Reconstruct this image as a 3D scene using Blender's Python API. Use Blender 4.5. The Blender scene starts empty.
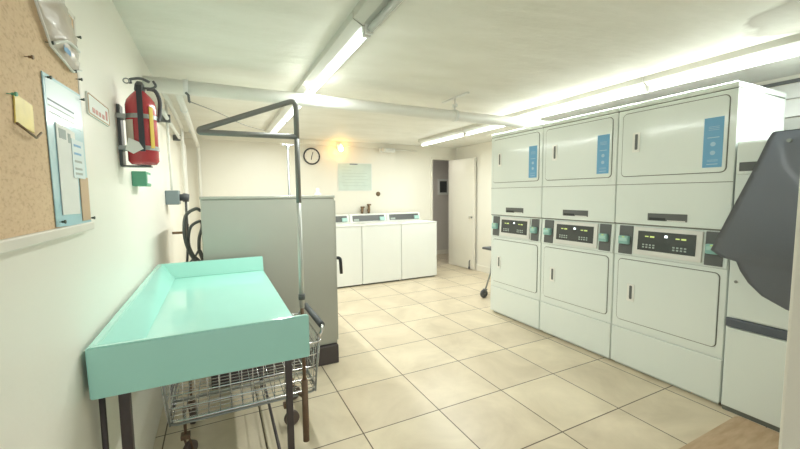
import bpy, bmesh, math, random
from mathutils import Vector, Matrix
random.seed(7)
SC = bpy.context.scene
COL = SC.collection

# ------------------------------------------------------------------ camera
YAW, PITCH, ROLL, FPX, EYE = 0.461286728, 0.0819097186, -0.00952580726, 368.696756, 1.4
fw = Vector((math.sin(YAW)*math.cos(PITCH), math.cos(YAW)*math.cos(PITCH), -math.sin(PITCH)))
r0 = Vector((math.cos(YAW), -math.sin(YAW), 0)); u0 = r0.cross(fw)
rr = math.cos(ROLL)*r0 + math.sin(ROLL)*u0; uu = -math.sin(ROLL)*r0 + math.cos(ROLL)*u0
cd = bpy.data.cameras.new('camera'); cam = bpy.data.objects.new('camera', cd); COL.objects.link(cam)
cd.sensor_width = 36; cd.sensor_fit = 'HORIZONTAL'; cd.lens = FPX/800*36; cd.clip_start = 0.02
M4 = Matrix.Identity(4)
for i in range(3):
    M4[i][0], M4[i][1], M4[i][2] = rr[i], uu[i], -fw[i]
M4[2][3] = EYE
cam.matrix_world = M4
SC.camera = cam

# ------------------------------------------------------------------ world, exposure
W = bpy.data.worlds.new('world'); SC.world = W; W.use_nodes = True
W.node_tree.nodes['Background'].inputs[0].default_value = (0.85, 0.9, 1.0, 1)
W.node_tree.nodes['Background'].inputs[1].default_value = 0.4
SC.view_settings.view_transform = 'Standard'; SC.view_settings.look = 'None'
SC.view_settings.gamma = 1; SC.view_settings.use_curve_mapping = False
SC.view_settings.exposure = 1.68
TUBE = 1.6
LAMP_W = 5.5

# ------------------------------------------------------------------ materials
def new_mat(name):
    m = bpy.data.materials.new(name); m.use_nodes = True
    return m, m.node_tree.nodes, m.node_tree.links, m.node_tree.nodes['Principled BSDF']
def mat(name, col, rough=0.5, metal=0.0, var=0.04, scale=6.0, bump=0.0, bscale=60.0, emit=None, es=0.0, alpha=1.0, trans=0.0, spec=0.5, coat=0.0):
    m, N, L, P = new_mat(name)
    tc = N.new('ShaderNodeTexCoord'); nz = N.new('ShaderNodeTexNoise')
    nz.inputs['Scale'].default_value = scale; nz.inputs['Detail'].default_value = 4
    L.new(tc.outputs['Object'], nz.inputs['Vector'])
    mx = N.new('ShaderNodeMix'); mx.data_type = 'RGBA'
    mx.inputs[6].default_value = tuple(c*(1-var) for c in col)+(1,)
    mx.inputs[7].default_value = tuple(min(1, c*(1+var)) for c in col)+(1,)
    L.new(nz.outputs['Fac'], mx.inputs[0]); L.new(mx.outputs[2], P.inputs['Base Color'])
    P.inputs['Roughness'].default_value = rough; P.inputs['Metallic'].default_value = metal
    P.inputs['Specular IOR Level'].default_value = spec
    P.inputs['Coat Weight'].default_value = coat; P.inputs['Coat Roughness'].default_value = 0.08
    if trans: P.inputs['Transmission Weight'].default_value = trans
    if alpha < 1: P.inputs['Alpha'].default_value = alpha
    if bump:
        n2 = N.new('ShaderNodeTexNoise'); n2.inputs['Scale'].default_value = bscale; n2.inputs['Detail'].default_value = 6
        L.new(tc.outputs['Object'], n2.inputs['Vector'])
        b = N.new('ShaderNodeBump'); b.inputs['Strength'].default_value = bump; b.inputs['Distance'].default_value = 0.01
        L.new(n2.outputs['Fac'], b.inputs['Height']); L.new(b.outputs['Normal'], P.inputs['Normal'])
    if emit:
        P.inputs['Emission Color'].default_value = emit+(1,); P.inputs['Emission Strength'].default_value = es
    return m

M = {}
M['wall'] = mat('wall_paint', (0.88, 0.85, 0.755), 0.42, var=0.03, scale=1.5, bump=0.10, bscale=25)
M['ceil_plain'] = mat('ceiling_paint', (0.74, 0.735, 0.65), 0.6, var=0.03, scale=1.5)
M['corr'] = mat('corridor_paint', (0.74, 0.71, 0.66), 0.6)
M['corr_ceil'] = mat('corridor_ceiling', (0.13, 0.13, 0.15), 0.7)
M['enamel'] = mat('white_enamel', (0.84, 0.91, 0.88), 0.22, var=0.02, scale=2, coat=0.4)
M['enamel2'] = mat('washer_enamel', (0.88, 0.90, 0.86), 0.3, var=0.02, scale=2)
M['bouncecut'] = mat('bounce_cut_grey', (0.26, 0.25, 0.23), 0.7, var=0.2)  # dull grey chosen to weaken lamp bounce off the unseen dryer tops
M['seam'] = mat('dark_seam', (0.16, 0.17, 0.15), 0.6)
M['black'] = mat('black_plastic', (0.035, 0.038, 0.042), 0.35)
M['darkgrey'] = mat('dark_grey_plastic', (0.13, 0.14, 0.14), 0.4)
M['display'] = mat('display_panel', (0.08, 0.088, 0.088), 0.25)
M['teal_box'] = mat('card_reader_teal', (0.30, 0.56, 0.53), 0.35)
M['pale_teal'] = mat('reader_pale_teal', (0.45, 0.70, 0.66), 0.35)
M['blue'] = mat('blue_sticker', (0.16, 0.43, 0.70), 0.35, var=0.06)
M['bluepale'] = mat('sticker_pale_print', (0.40, 0.62, 0.80), 0.4)
M['white'] = mat('white_paint', (0.82, 0.83, 0.80), 0.35)
M['pipe'] = mat('painted_pipe', (0.86, 0.85, 0.79), 0.35, var=0.04, scale=4)
M['teal'] = mat('turquoise_laminate', (0.42, 0.80, 0.70), 0.16, var=0.03, scale=3, coat=0.35)
M['tealedge'] = mat('turquoise_edge', (0.36, 0.72, 0.60), 0.3)
M['legmetal'] = mat('dark_brown_steel', (0.085, 0.07, 0.068), 0.45, metal=0.3, var=0.2, scale=20)
M['rust'] = mat('rusty_steel', (0.20, 0.13, 0.085), 0.6, metal=0.4, var=0.35, scale=25)
M['chrome'] = mat('chrome_wire', (0.72, 0.72, 0.72), 0.18, metal=1.0, var=0.1)
M['steel'] = mat('galvanised_tube', (0.36, 0.38, 0.37), 0.38, metal=0.8, var=0.12, scale=14)
M['raildark'] = mat('dull_grey_rail', (0.25, 0.255, 0.24), 0.45, metal=0.3, var=0.15, scale=14)
M['polelight'] = mat('pale_post', (0.62, 0.64, 0.60), 0.35, metal=0.3, var=0.08, scale=10)
M['rubber'] = mat('grey_rubber', (0.10, 0.105, 0.11), 0.6)
M['wheel'] = mat('worn_rubber_wheel', (0.13, 0.10, 0.085), 0.6, var=0.2)
M['greypanel'] = mat('grey_machine_panel', (0.43, 0.43, 0.37), 0.34, var=0.04, scale=2, coat=0.2)
M['greylip'] = mat('grey_machine_lip', (0.42, 0.42, 0.36), 0.35)
M['base'] = mat('dark_plinth', (0.075, 0.062, 0.062), 0.6, var=0.15)
M['hose'] = mat('grey_hose', (0.16, 0.175, 0.17), 0.5)
M['elecbox'] = mat('grey_box', (0.24, 0.30, 0.31), 0.5)
M['red'] = mat('extinguisher_red', (0.50, 0.05, 0.06), 0.25, coat=0.3)
M['labelb'] = mat('label_beige', (0.62, 0.56, 0.46), 0.5, var=0.1, scale=60)
M['yellow'] = mat('label_yellow', (0.85, 0.62, 0.10), 0.45)
M['green'] = mat('green_plastic', (0.12, 0.38, 0.24), 0.5)
M['paper'] = mat('paper', (0.82, 0.83, 0.78), 0.6)
M['paperblue'] = mat('notice_blue', (0.42, 0.70, 0.78), 0.3, var=0.12, scale=5, coat=0.5)
M['paperpale'] = mat('notice_pale', (0.68, 0.84, 0.88), 0.3, coat=0.5)
M['ink'] = mat('print_dark', (0.16, 0.20, 0.24), 0.6)
M['inkgrey'] = mat('print_grey', (0.38, 0.44, 0.42), 0.6)
M['inkblue'] = mat('print_blue', (0.20, 0.42, 0.66), 0.6)
M['pink'] = mat('print_pink', (0.62, 0.30, 0.26), 0.6)
M['tan'] = mat('tan_card', (0.62, 0.44, 0.28), 0.6)
M['frame'] = mat('pale_wood_frame', (0.80, 0.76, 0.67), 0.45, var=0.06)
M['note'] = mat('yellow_note', (0.82, 0.66, 0.16), 0.4, var=0.2, scale=30)
M['pin'] = mat('push_pin', (0.05, 0.07, 0.05), 0.4)
M['plastic'] = mat('clear_plastic', (0.97, 0.94, 0.88), 0.28, var=0.08, scale=20, bump=0.4, bscale=18, alpha=0.55, coat=0.3)
M['clockface'] = mat('clock_face', (0.86, 0.84, 0.76), 0.5)
M['signgreen'] = mat('poster_print', (0.64, 0.74, 0.68), 0.5, var=0.1, scale=8)
M['signsoft'] = mat('poster_bars', (0.54, 0.64, 0.58), 0.5)
M['brass'] = mat('old_brass', (0.22, 0.15, 0.09), 0.4, metal=0.7)
M['sheet'] = mat('slate_vinyl', (0.26, 0.28, 0.315), 0.42, var=0.08, scale=2, coat=0.15)
M['band'] = mat('slate_band', (0.11, 0.13, 0.16), 0.4)
M['fixture'] = mat('fixture_enamel', (0.66, 0.66, 0.60), 0.4)
M['tubeoff'] = mat('unlit_tube', (0.60, 0.62, 0.60), 0.25)
M['tubeon'] = mat('lit_tube', (0.9, 0.95, 0.93), 0.4, emit=(0.93, 1.0, 0.96), es=TUBE)
M['bulb'] = mat('warm_bulb', (1, 0.8, 0.4), 0.4, emit=(1.0, 0.50, 0.12), es=9.0)
M['glassdark'] = mat('dark_glass', (0.09, 0.10, 0.10), 0.15)
M['door'] = mat('door_paint', (0.84, 0.81, 0.71), 0.4, var=0.02, scale=2)
M['led'] = mat('display_led', (0.5, 0.6, 0.2), 0.4, emit=(0.65, 0.8, 0.25), es=0.2)
M['ledw'] = mat('display_lamp', (0.8, 0.9, 0.9), 0.4, emit=(0.8, 0.95, 1.0), es=1.6)
M['button'] = mat('display_buttons', (0.42, 0.50, 0.47), 0.5)

def cork():
    m, N, L, P = new_mat('cork')
    tc = N.new('ShaderNodeTexCoord')
    mp = N.new('ShaderNodeMapping'); mp.inputs['Scale'].default_value = (1, 0.55, 1)
    L.new(tc.outputs['Object'], mp.inputs['Vector'])
    nz = N.new('ShaderNodeTexNoise'); nz.inputs['Scale'].default_value = 150; nz.inputs['Detail'].default_value = 3
    L.new(mp.outputs[0], nz.inputs['Vector'])
    cr = N.new('ShaderNodeValToRGB'); e = cr.color_ramp.elements
    e[0].position = 0.32; e[0].color = (0.63, 0.44, 0.27, 1)
    e[1].position = 0.45; e[1].color = (0.74, 0.54, 0.34, 1)
    k = e.new(0.8); k.color = (0.80, 0.61, 0.41, 1)
    L.new(nz.outputs['Fac'], cr.inputs[0]); L.new(cr.outputs[0], P.inputs['Base Color'])
    P.inputs['Roughness'].default_value = 0.8
    return m
M['cork'] = cork()

def card():
    m, N, L, P = new_mat('brown_cardboard')
    tc = N.new('ShaderNodeTexCoord')
    mp = N.new('ShaderNodeMapping'); mp.inputs['Scale'].default_value = (3, 14, 6)
    L.new(tc.outputs['Object'], mp.inputs['Vector'])
    nz = N.new('ShaderNodeTexNoise'); nz.inputs['Scale'].default_value = 2; nz.inputs['Detail'].default_value = 6
    L.new(mp.outputs[0], nz.inputs['Vector'])
    cr = N.new('ShaderNodeValToRGB'); e = cr.color_ramp.elements
    e[0].position = 0.35; e[0].color = (0.50, 0.35, 0.22, 1)
    e[1].position = 0.65; e[1].color = (0.62, 0.46, 0.31, 1)
    L.new(nz.outputs['Fac'], cr.inputs[0]); L.new(cr.outputs[0], P.inputs['Base Color'])
    P.inputs['Roughness'].default_value = 0.85
    return m
M['card'] = card()

def floor_mat():
    m, N, L, P = new_mat('floor_tiles')
    tc = N.new('ShaderNodeTexCoord')
    mp = N.new('ShaderNodeMapping'); mp.vector_type = 'POINT'
    T = 0.52236
    mp.inputs['Location'].default_value = (-(0.7146-4*T), -(1.9457-8*T), 0)
    L.new(tc.outputs['Object'], mp.inputs['Vector'])
    br = N.new('ShaderNodeTexBrick'); br.offset = 0; br.squash = 1
    br.inputs['Scale'].default_value = 1; br.inputs['Mortar Size'].default_value = 0.0042
    br.inputs['Mortar Smooth'].default_value = 0.3; br.inputs['Bias'].default_value = 0
    br.inputs['Brick Width'].default_value = T; br.inputs['Row Height'].default_value = T
    br.inputs['Color1'].default_value = (0.73, 0.635, 0.49, 1); br.inputs['Color2'].default_value = (0.80, 0.71, 0.55, 1)
    br.inputs['Mortar'].default_value = (0.13, 0.09, 0.055, 1)
    L.new(mp.outputs[0], br.inputs['Vector'])
    n1 = N.new('ShaderNodeTexNoise'); n1.inputs['Scale'].default_value = 2.2; n1.inputs['Detail'].default_value = 7; n1.inputs['Roughness'].default_value = 0.6
    n1.inputs['Distortion'].default_value = 0.6
    L.new(tc.outputs['Object'], n1.inputs['Vector'])
    cr = N.new('ShaderNodeValToRGB'); e = cr.color_ramp.elements
    e[0].position = 0.3; e[0].color = (0.80, 0.77, 0.72, 1); e[1].position = 0.7; e[1].color = (1.06, 1.05, 1.03, 1)
    L.new(n1.outputs['Fac'], cr.inputs[0])
    mx = N.new('ShaderNodeMix'); mx.data_type = 'RGBA'; mx.blend_type = 'MULTIPLY'; mx.inputs[0].default_value = 1
    L.new(br.outputs['Color'], mx.inputs[6]); L.new(cr.outputs[0], mx.inputs[7])
    L.new(mx.outputs[2], P.inputs['Base Color'])
    ro = N.new('ShaderNodeMapRange'); ro.inputs[3].default_value = 0.26; ro.inputs[4].default_value = 0.42
    L.new(n1.outputs['Fac'], ro.inputs[0]); L.new(ro.outputs[0], P.inputs['Roughness'])
    b = N.new('ShaderNodeBump'); b.inputs['Strength'].default_value = 0.4; b.inputs['Distance'].default_value = 0.003; b.invert = True
    L.new(br.outputs['Fac'], b.inputs['Height']); L.new(b.outputs['Normal'], P.inputs['Normal'])
    return m
M['floor'] = floor_mat()

def ceil_mat():
    m, N, L, P = new_mat('skimmed_ceiling')
    tc = N.new('ShaderNodeTexCoord')
    mp = N.new('ShaderNodeMapping'); mp.inputs['Scale'].default_value = (1.2, 3.0, 1)
    mp.inputs['Rotation'].default_value = (0, 0, 0.5)
    L.new(tc.outputs['Object'], mp.inputs['Vector'])
    n1 = N.new('ShaderNodeTexNoise'); n1.inputs['Scale'].default_value = 1.6; n1.inputs['Detail'].default_value = 8
    L.new(mp.outputs[0], n1.inputs['Vector'])
    cr = N.new('ShaderNodeValToRGB'); e = cr.color_ramp.elements
    e[0].position = 0.3; e[0].color = (0.82, 0.815, 0.74, 1); e[1].position = 0.62; e[1].color = (0.89, 0.885, 0.82, 1)
    L.new(n1.outputs['Fac'], cr.inputs[0])
    # brown-grey water stain with its own ragged outline
    sp = N.new('ShaderNodeVectorMath'); sp.operation = 'SUBTRACT'; sp.inputs[1].default_value = (2.72, 0.74, 2.28)
    L.new(tc.outputs['Object'], sp.inputs[0])
    sc = N.new('ShaderNodeVectorMath'); sc.operation = 'MULTIPLY'; sc.inputs[1].default_value = (3.0, 3.2, 0)
    L.new(sp.outputs[0], sc.inputs[0])
    ln = N.new('ShaderNodeVectorMath'); ln.operation = 'LENGTH'; L.new(sc.outputs[0], ln.inputs[0])
    n2 = N.new('ShaderNodeTexNoise'); n2.inputs['Scale'].default_value = 4; n2.inputs['Detail'].default_value = 3
    L.new(tc.outputs['Object'], n2.inputs['Vector'])
    ad = N.new('ShaderNodeMath'); ad.operation = 'MULTIPLY_ADD'; ad.inputs[1].default_value = 0.7; L.new(n2.outputs['Fac'], ad.inputs[0]); L.new(ln.outputs['Value'], ad.inputs[2])
    c2 = N.new('ShaderNodeValToRGB'); f = c2.color_ramp.elements
    f[0].position = 0.0; f[0].color = (0.55, 0.55, 0.55, 1); f[1].position = 1.0; f[1].color = (0, 0, 0, 1)
    k = f.new(0.85); k.color = (0.85, 0.85, 0.85, 1); k = f.new(0.92); k.color = (1, 1, 1, 1)
    mr = N.new('ShaderNodeMapRange'); mr.inputs[1].default_value = 0.0; mr.inputs[2].default_value = 1.35
    L.new(ad.outputs[0], mr.inputs[0]); L.new(mr.outputs[0], c2.inputs[0])
    mx = N.new('ShaderNodeMix'); mx.data_type = 'RGBA'
    L.new(c2.outputs[0], mx.inputs[0]); L.new(cr.outputs[0], mx.inputs[6]); mx.inputs[7].default_value = (0.50, 0.47, 0.41, 1)
    L.new(mx.outputs[2], P.inputs['Base Color']); P.inputs['Roughness'].default_value = 0.6
    n3 = N.new('ShaderNodeTexNoise'); n3.inputs['Scale'].default_value = 5; n3.inputs['Detail'].default_value = 8
    L.new(mp.outputs[0], n3.inputs['Vector'])
    b = N.new('ShaderNodeBump'); b.inputs['Strength'].default_value = 0.35; b.inputs['Distance'].default_value = 0.02
    L.new(n3.outputs['Fac'], b.inputs['Height']); L.new(b.outputs['Normal'], P.inputs['Normal'])
    return m
M['ceil'] = ceil_mat()

def slat_mat():
    m, N, L, P = new_mat('white_slatted_boards')
    tc = N.new('ShaderNodeTexCoord'); wv = N.new('ShaderNodeTexWave'); wv.bands_direction = 'Z'; wv.wave_profile = 'SAW'
    wv.inputs['Scale'].default_value = 2.6
    L.new(tc.outputs['Object'], wv.inputs['Vector'])
    P.inputs['Base Color'].default_value = (0.85, 0.86, 0.84, 1); P.inputs['Roughness'].default_value = 0.45
    b = N.new('ShaderNodeBump'); b.inputs['Strength'].default_value = 0.5; b.inputs['Distance'].default_value = 0.02
    L.new(wv.outputs['Fac'], b.inputs['Height']); L.new(b.outputs['Normal'], P.inputs['Normal'])
    return m
M['slats'] = slat_mat()

# ------------------------------------------------------------------ mesh helpers
def B(): return bmesh.new()
def box(bm, x0, x1, y0, y1, z0, z1, bev=0.0, seg=2):
    t = bmesh.new()
    bmesh.ops.create_cube(t, size=1)
    for v in t.verts:
        v.co = Vector(((x0+x1)/2 + v.co.x*(x1-x0), (y0+y1)/2 + v.co.y*(y1-y0), (z0+z1)/2 + v.co.z*(z1-z0)))
    if bev > 0:
        bmesh.ops.bevel(t, geom=t.edges[:], offset=min(bev, abs(x1-x0)*.49, abs(y1-y0)*.49, abs(z1-z0)*.49), segments=seg, affect='EDGES', profile=0.5)
    merge(bm, t); return bm
def merge(bm, t):
    me = bpy.data.meshes.new('tmp'); t.to_mesh(me); t.free(); bm.from_mesh(me); bpy.data.meshes.remove(me)
def tube(bm, pts, r, n=10, closed=False, cap=True):
    P = [Vector(p) for p in pts]; K = len(P); rings = []
    up = None
    for i in range(K):
        if closed: d = (P[(i+1) % K]-P[i-1])
        else: d = P[min(i+1, K-1)]-P[max(i-1, 0)]
        d.normalize()
        if up is None: up = d.orthogonal().normalized()
        up = (up - d*up.dot(d)); up = up.normalized() if up.length > 1e-6 else d.orthogonal().normalized()
        w = d.cross(up); rad = r[i] if isinstance(r, (list, tuple)) else r
        rings.append([bm.verts.new(P[i]+rad*(math.cos(2*math.pi*k/n)*up+math.sin(2*math.pi*k/n)*w)) for k in range(n)])
    for i in range(K if closed else K-1):
        a, b = rings[i], rings[(i+1) % K]
        for k in range(n):
            f = bm.faces.new((a[k], a[(k+1) % n], b[(k+1) % n], b[k])); f.smooth = True
    if cap and not closed:
        bm.faces.new(rings[0][::-1]); bm.faces.new(rings[-1])
    return bm
def smooth_path(pts, n=8):
    P = [Vector(p) for p in pts]; P = [P[0]]+P+[P[-1]]; out = []
    for i in range(1, len(P)-2):
        for k in range(n):
            t = k/n; a, b, c, d = P[i-1], P[i], P[i+1], P[i+2]
            out.append(0.5*((2*b)+(-a+c)*t+(2*a-5*b+4*c-d)*t*t+(-a+3*b-3*c+d)*t**3))
    out.append(P[-2]); return out
def round_path(pts, r=0.04, n=5, closed=False):
    P = [Vector(p) for p in pts]; K = len(P); out = []
    for i in range(K):
        if not closed and i in (0, K-1): out.append(P[i]); continue
        a, b, c = P[i-1], P[i], P[(i+1) % K]
        da, dc = (a-b), (c-b); ra = min(r, da.length*.48, dc.length*.48)
        s = b+da.normalized()*ra; e = b+dc.normalized()*ra
        for k in range(n+1):
            t = k/n; out.append((1-t)**2*s+2*t*(1-t)*b+t*t*e)
    return out
def lathe(bm, prof, c, axis='Z', n=24):
    c = Vector(c); rings = []
    for r, h in prof:
        ring = []
        for k in range(n):
            a = 2*math.pi*k/n; x, y = r*math.cos(a), r*math.sin(a)
            v = {'Z': Vector((x, y, h)), 'X': Vector((h, x, y)), 'Y': Vector((x, h, y))}[axis]
            ring.append(bm.verts.new(c+v))
        rings.append(ring)
    for i in range(len(rings)-1):
        for k in range(n):
            f = bm.faces.new((rings[i][k], rings[i][(k+1) % n], rings[i+1][(k+1) % n], rings[i+1][k])); f.smooth = True
    bm.faces.new(rings[0][::-1]); bm.faces.new(rings[-1]); return bm
def prism(bm, poly, axis, a0, a1, bev=0):
    t = bmesh.new()
    def V(p, a):
        return {'X': (a, p[0], p[1]), 'Y': (p[0], a, p[1]), 'Z': (p[0], p[1], a)}[axis]
    lo = [t.verts.new(V(p, a0)) for p in poly]; hi = [t.verts.new(V(p, a1)) for p in poly]
    n = len(poly)
    t.faces.new(lo[::-1]); t.faces.new(hi)
    for i in range(n): t.faces.new((lo[i], lo[(i+1) % n], hi[(i+1) % n], hi[i]))
    bmesh.ops.recalc_face_normals(t, faces=t.faces[:])
    if bev: bmesh.ops.bevel(t, geom=t.edges[:], offset=bev, segments=2, affect='EDGES')
    merge(bm, t); return bm
def rrect(y0, y1, z0, z1, r=0.03, n=5):
    out = []
    for cx, cy, a in ((y1-r, z1-r, 0), (y0+r, z1-r, 90), (y0+r, z0+r, 180), (y1-r, z0+r, 270)):
        for k in range(n+1):
            t = math.radians(a+90*k/n); out.append((cx+r*math.cos(t), cy+r*math.sin(t)))
    return out
def wloc(o):
    v = Vector((0, 0, 0))
    while o: v += o.location; o = o.parent
    return v
def obj(name, bm, m, parent=None, label=None):
    bmesh.ops.recalc_face_normals(bm, faces=bm.faces[:])
    off = wloc(parent)
    if parent:
        for v in bm.verts: v.co -= off
    me = bpy.data.meshes.new(name); bm.to_mesh(me); bm.free(); me.materials.append(M[m])
    o = bpy.data.objects.new(name, me); COL.objects.link(o)
    if parent: o.parent = parent
    if label: o['label'] = label
    return o
def tag(o, label, cat, group=None, kind=None):
    o['label'] = label; o['category'] = cat
    if group: o['group'] = group
    if kind: o['kind'] = kind
    return o
def thing(name, loc, label, cat, group=None):
    o = bpy.data.objects.new(name, None); COL.objects.link(o); o.location = loc; o.empty_display_size = 0.1
    return tag(o, label, cat, group)
def struct(name, bm, m, parent=None):
    o = obj(name, bm, m, parent)
    if parent is None: o['kind'] = 'structure'
    return o
def copy_tree(o, parent=None):
    c = o.copy(); COL.objects.link(c); c.parent = parent
    for ch in list(o.children): copy_tree(ch, c)
    return c

# ------------------------------------------------------------------ the room
XL, XR, YF, YB, H = -0.378, 4.22, 0.28, 6.0, 2.28
DX0, DX1, DH = 3.667, 4.14, 2.055
struct('floor', box(B(), -1.2, 5.6, -1.6, 8.2, -0.06, 0), 'floor')
struct('ceiling', box(B(), -0.5, XR+0.15, -1.6, YB+0.0, H, H+0.1), 'ceil')
struct('wall_left', box(B(), XL-0.12, XL, -1.6, YB+0.12, 0, H), 'wall')
bm = B(); box(bm, XL, DX0, YB, YB+0.12, 0, H); box(bm, DX1, XR, YB, YB+0.12, 0, H); box(bm, DX0, DX1, YB, YB+0.12, DH, H); box(bm, XR, 5.6, YB, YB+0.12, 0, H+0.2)
struct('wall_back', bm, 'wall')
struct('wall_right', box(B(), XR, XR+0.12, YF, YB+0.12, 0, H), 'wall')
struct('wall_front', box(B(), 0.945, XR+0.12, YF-0.12, YF, 0, H, 0.006), 'wall')
struct('wall_entry', box(B(), 0.945, 1.065, -1.6, YF-0.12, 0, H), 'wall')
# service wall of white slatted boards behind the dryers
bm = B()
z = 0.0
while z < 2.2:
    prism(bm, [(4.0, z), (3.975, z+0.004), (3.985, min(z+0.135, 2.215)), (4.0, min(z+0.135, 2.215))], 'Y', YF, 3.6)
    z += 0.14
struct('trim_1', bm, 'slats')
struct('trim_2', box(B(), 3.97, 4.0, YF, 3.6, 2.222, 2.245), 'darkgrey')
struct('wall_service', box(B(), 4.0, 4.05, YF, 3.6, 0, H), 'wall')
# dim corridor beyond the doorway
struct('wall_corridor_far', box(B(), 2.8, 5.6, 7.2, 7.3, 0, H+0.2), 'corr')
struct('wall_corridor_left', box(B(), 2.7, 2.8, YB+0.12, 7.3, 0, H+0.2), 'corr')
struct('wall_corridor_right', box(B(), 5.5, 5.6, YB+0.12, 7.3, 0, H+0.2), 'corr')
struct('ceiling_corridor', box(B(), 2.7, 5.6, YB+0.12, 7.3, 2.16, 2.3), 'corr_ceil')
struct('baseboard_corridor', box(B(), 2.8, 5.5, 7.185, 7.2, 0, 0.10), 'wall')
struct('baseboard_right', box(B(), XR-0.015, XR, 3.7, YB, 0, 0.11, 0.003), 'wall')
struct('baseboard_back', box(B(), 3.32, DX0-0.03, YB-0.015, YB, 0, 0.10, 0.003), 'wall')
# ledge along the top of the far wall
struct('trim_3', box(B(), XL, 3.3, YB-0.045, YB, 2.2, H, 0.004), 'wall')
# door frame
bm = B(); box(bm, DX0-0.035, DX0+0.006, YB-0.015, YB+0.13, 0, DH+0.035, 0.003); box(bm, DX1-0.012, DX1+0.035, YB-0.015, YB+0.13, 0, DH+0.035, 0.003)
box(bm, DX0+0.006, DX1-0.012, YB-0.015, YB+0.13, DH-0.006, DH+0.035, 0.003)
struct('trim_4', bm, 'door')
# door leaf opened into the room against the right wall
a = Vector((4.128, 5.962, 0)); b = Vector((4.165, 5.345, 0)); d = (b-a).normalized(); nrm = Vector((-d.y, d.x, 0))*0.02
def leaf(bm, s0, s1, z0, z1, t0, t1):
    p = [a+d*s0+nrm*t0, a+d*s1+nrm*t0, a+d*s1+nrm*t1, a+d*s0+nrm*t1]
    prism(bm, [(q.x, q.y) for q in p], 'Z', z0, z1)
    return bm
L_ = (b-a).length
dr = struct('door_1', leaf(B(), 0.0, L_, 0.012, 2.04, -1, 1), 'door')
for s in (-1, 1):
    bm = B(); c = a+d*(L_-0.06)+nrm*s
    o_ = nrm.normalized()*s
    tube(bm, [c, c+o_*0.012], 0.028, 14); tube(bm, [c+o_*0.01, c+o_*0.03, c+o_*0.045, c+o_*0.06, c+o_*0.066], [0.01, 0.012, 0.026, 0.024, 0.01], 14)
    for v in bm.verts: v.co.z += 0.97
    obj('door_knob', bm, 'chrome', dr)
c = a+d*(L_-0.10)-nrm
bm = B(); q = c-nrm.normalized()*0.02
tube(bm, [(c.x, c.y, 0.17), (q.x, q.y, 0.16), (q.x, q.y, 0.05)], 0.009, 8); tube(bm, [(q.x, q.y, 0.06), (q.x, q.y, 0.02)], 0.016, 10)
obj('door_stop', bm, 'darkgrey', dr)

# ------------------------------------------------------------------ fluorescent strip lights
def strip_light(x, y0, y1, label, lit=True, group='fluorescent strips'):
    yc = (y0+y1)/2
    t = thing('fluorescent_light', (x, yc, 2.16), label, 'light', group)
    bm = B(); prism(bm, [(x-0.075, H), (x-0.075, 2.24), (x-0.03, 2.217), (x+0.03, 2.217), (x+0.075, 2.24), (x+0.075, H)], 'Y', y0, y1)
    obj('housing', bm, 'fixture', t)
    for yy, s in ((y0+0.004, 1), (y1-0.004, -1)):
        bm = B(); box(bm, x-0.02, x+0.02, min(yy, yy+s*0.014), max(yy, yy+s*0.024), 2.172, 2.226, 0.004)
        obj('lamp_holder', bm, 'white', t)
    bm = B(); tube(bm, [(x, y0+0.03, 2.193), (x, y1-0.03, 2.193)], 0.017, 12)
    obj('tube', bm, 'tubeon' if lit else 'tubeoff', t, 'glowing white tube' if lit else 'grey unlit tube')
    if lit:
        ld = bpy.data.lights.new('tube_light', 'AREA'); ld.shape = 'RECTANGLE'; ld.size = 0.034; ld.size_y = y1-y0-0.08
        ld.energy = LAMP_W; ld.color = (0.95, 1.0, 0.965)
        lo = bpy.data.objects.new('tube_light', ld); COL.objects.link(lo); lo.parent = t
        lo.location = Vector((x, yc, 2.174))-t.location
    return t
strip_light(0.70, 0.56, 1.735, 'unlit grey end of the left ceiling strip, nearest the camera', lit=False)
strip_light(0.70, 1.745, 2.915, 'lit white fluorescent strip above and just in front of the big crossing pipe')
strip_light(0.70, 2.925, 4.105, 'lit fluorescent strip mostly hidden behind the crossing pipe and grey rail')
strip_light(0.70, 4.115, 5.285, 'farthest lit strip of the left row, ending near the back wall')
RX = 3.05
strip_light(RX, 0.595, 1.765, 'lit fluorescent strip above the nearest stacked dryer')
strip_light(RX, 1.775, 2.935, 'lit fluorescent strip above the middle stacked dryer')
strip_light(RX, 2.945, 4.11, 'lit fluorescent strip the crossing pipe passes under, above the farthest dryer')
strip_light(RX, 4.12, 5.30, 'farthest lit strip of the right row, pointing at the doorway')

# ------------------------------------------------------------------ big pipe across the ceiling
PY, PZ = 2.87, 2.115
t = thing('ceiling_pipe', (1.5, PY, PZ), 'thick cream painted pipe crossing under the ceiling from left wall to dryers', 'pipe')
bm = B(); tube(bm, [(XL, PY, PZ), (1.1, PY, PZ), (3.34, PY, PZ-0.005)], 0.047, 20); obj('pipe', bm, 'pipe', t)
for x in (-0.145, 2.0):
    bm = B(); tube(bm, [(x-0.014, PY, PZ), (x+0.014, PY, PZ)], 0.053, 20); obj('pipe_clamp', bm, 'white', t)
bm = B(); tube(bm, [(-0.145, PY-0.055, PZ-0.045), (-0.13, PY-0.06, PZ-0.06), (-0.128, PY-0.06, PZ-0.10), (-0.12, PY-0.06, PZ-0.105)], 0.008, 8); obj('hook', bm, 'darkgrey', t)
t = thing('pipe_hanger', (2.0, PY, H), 'white T shaped hanger holding the crossing pipe to the ceiling', 'hanger')
bm = B(); box(bm, 1.985, 2.015, PY-0.20, PY+0.20, H-0.012, H, 0.002); obj('ceiling_bracket', bm, 'white', t)
bm = B(); tube(bm, [(2.0, PY, H-0.01), (2.0, PY, PZ+0.05)], 0.007, 8); box(bm, 1.985, 2.015, PY-0.02, PY+0.02, H-0.09, H-0.06, 0.003); obj('rod', bm, 'white', t)

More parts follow.
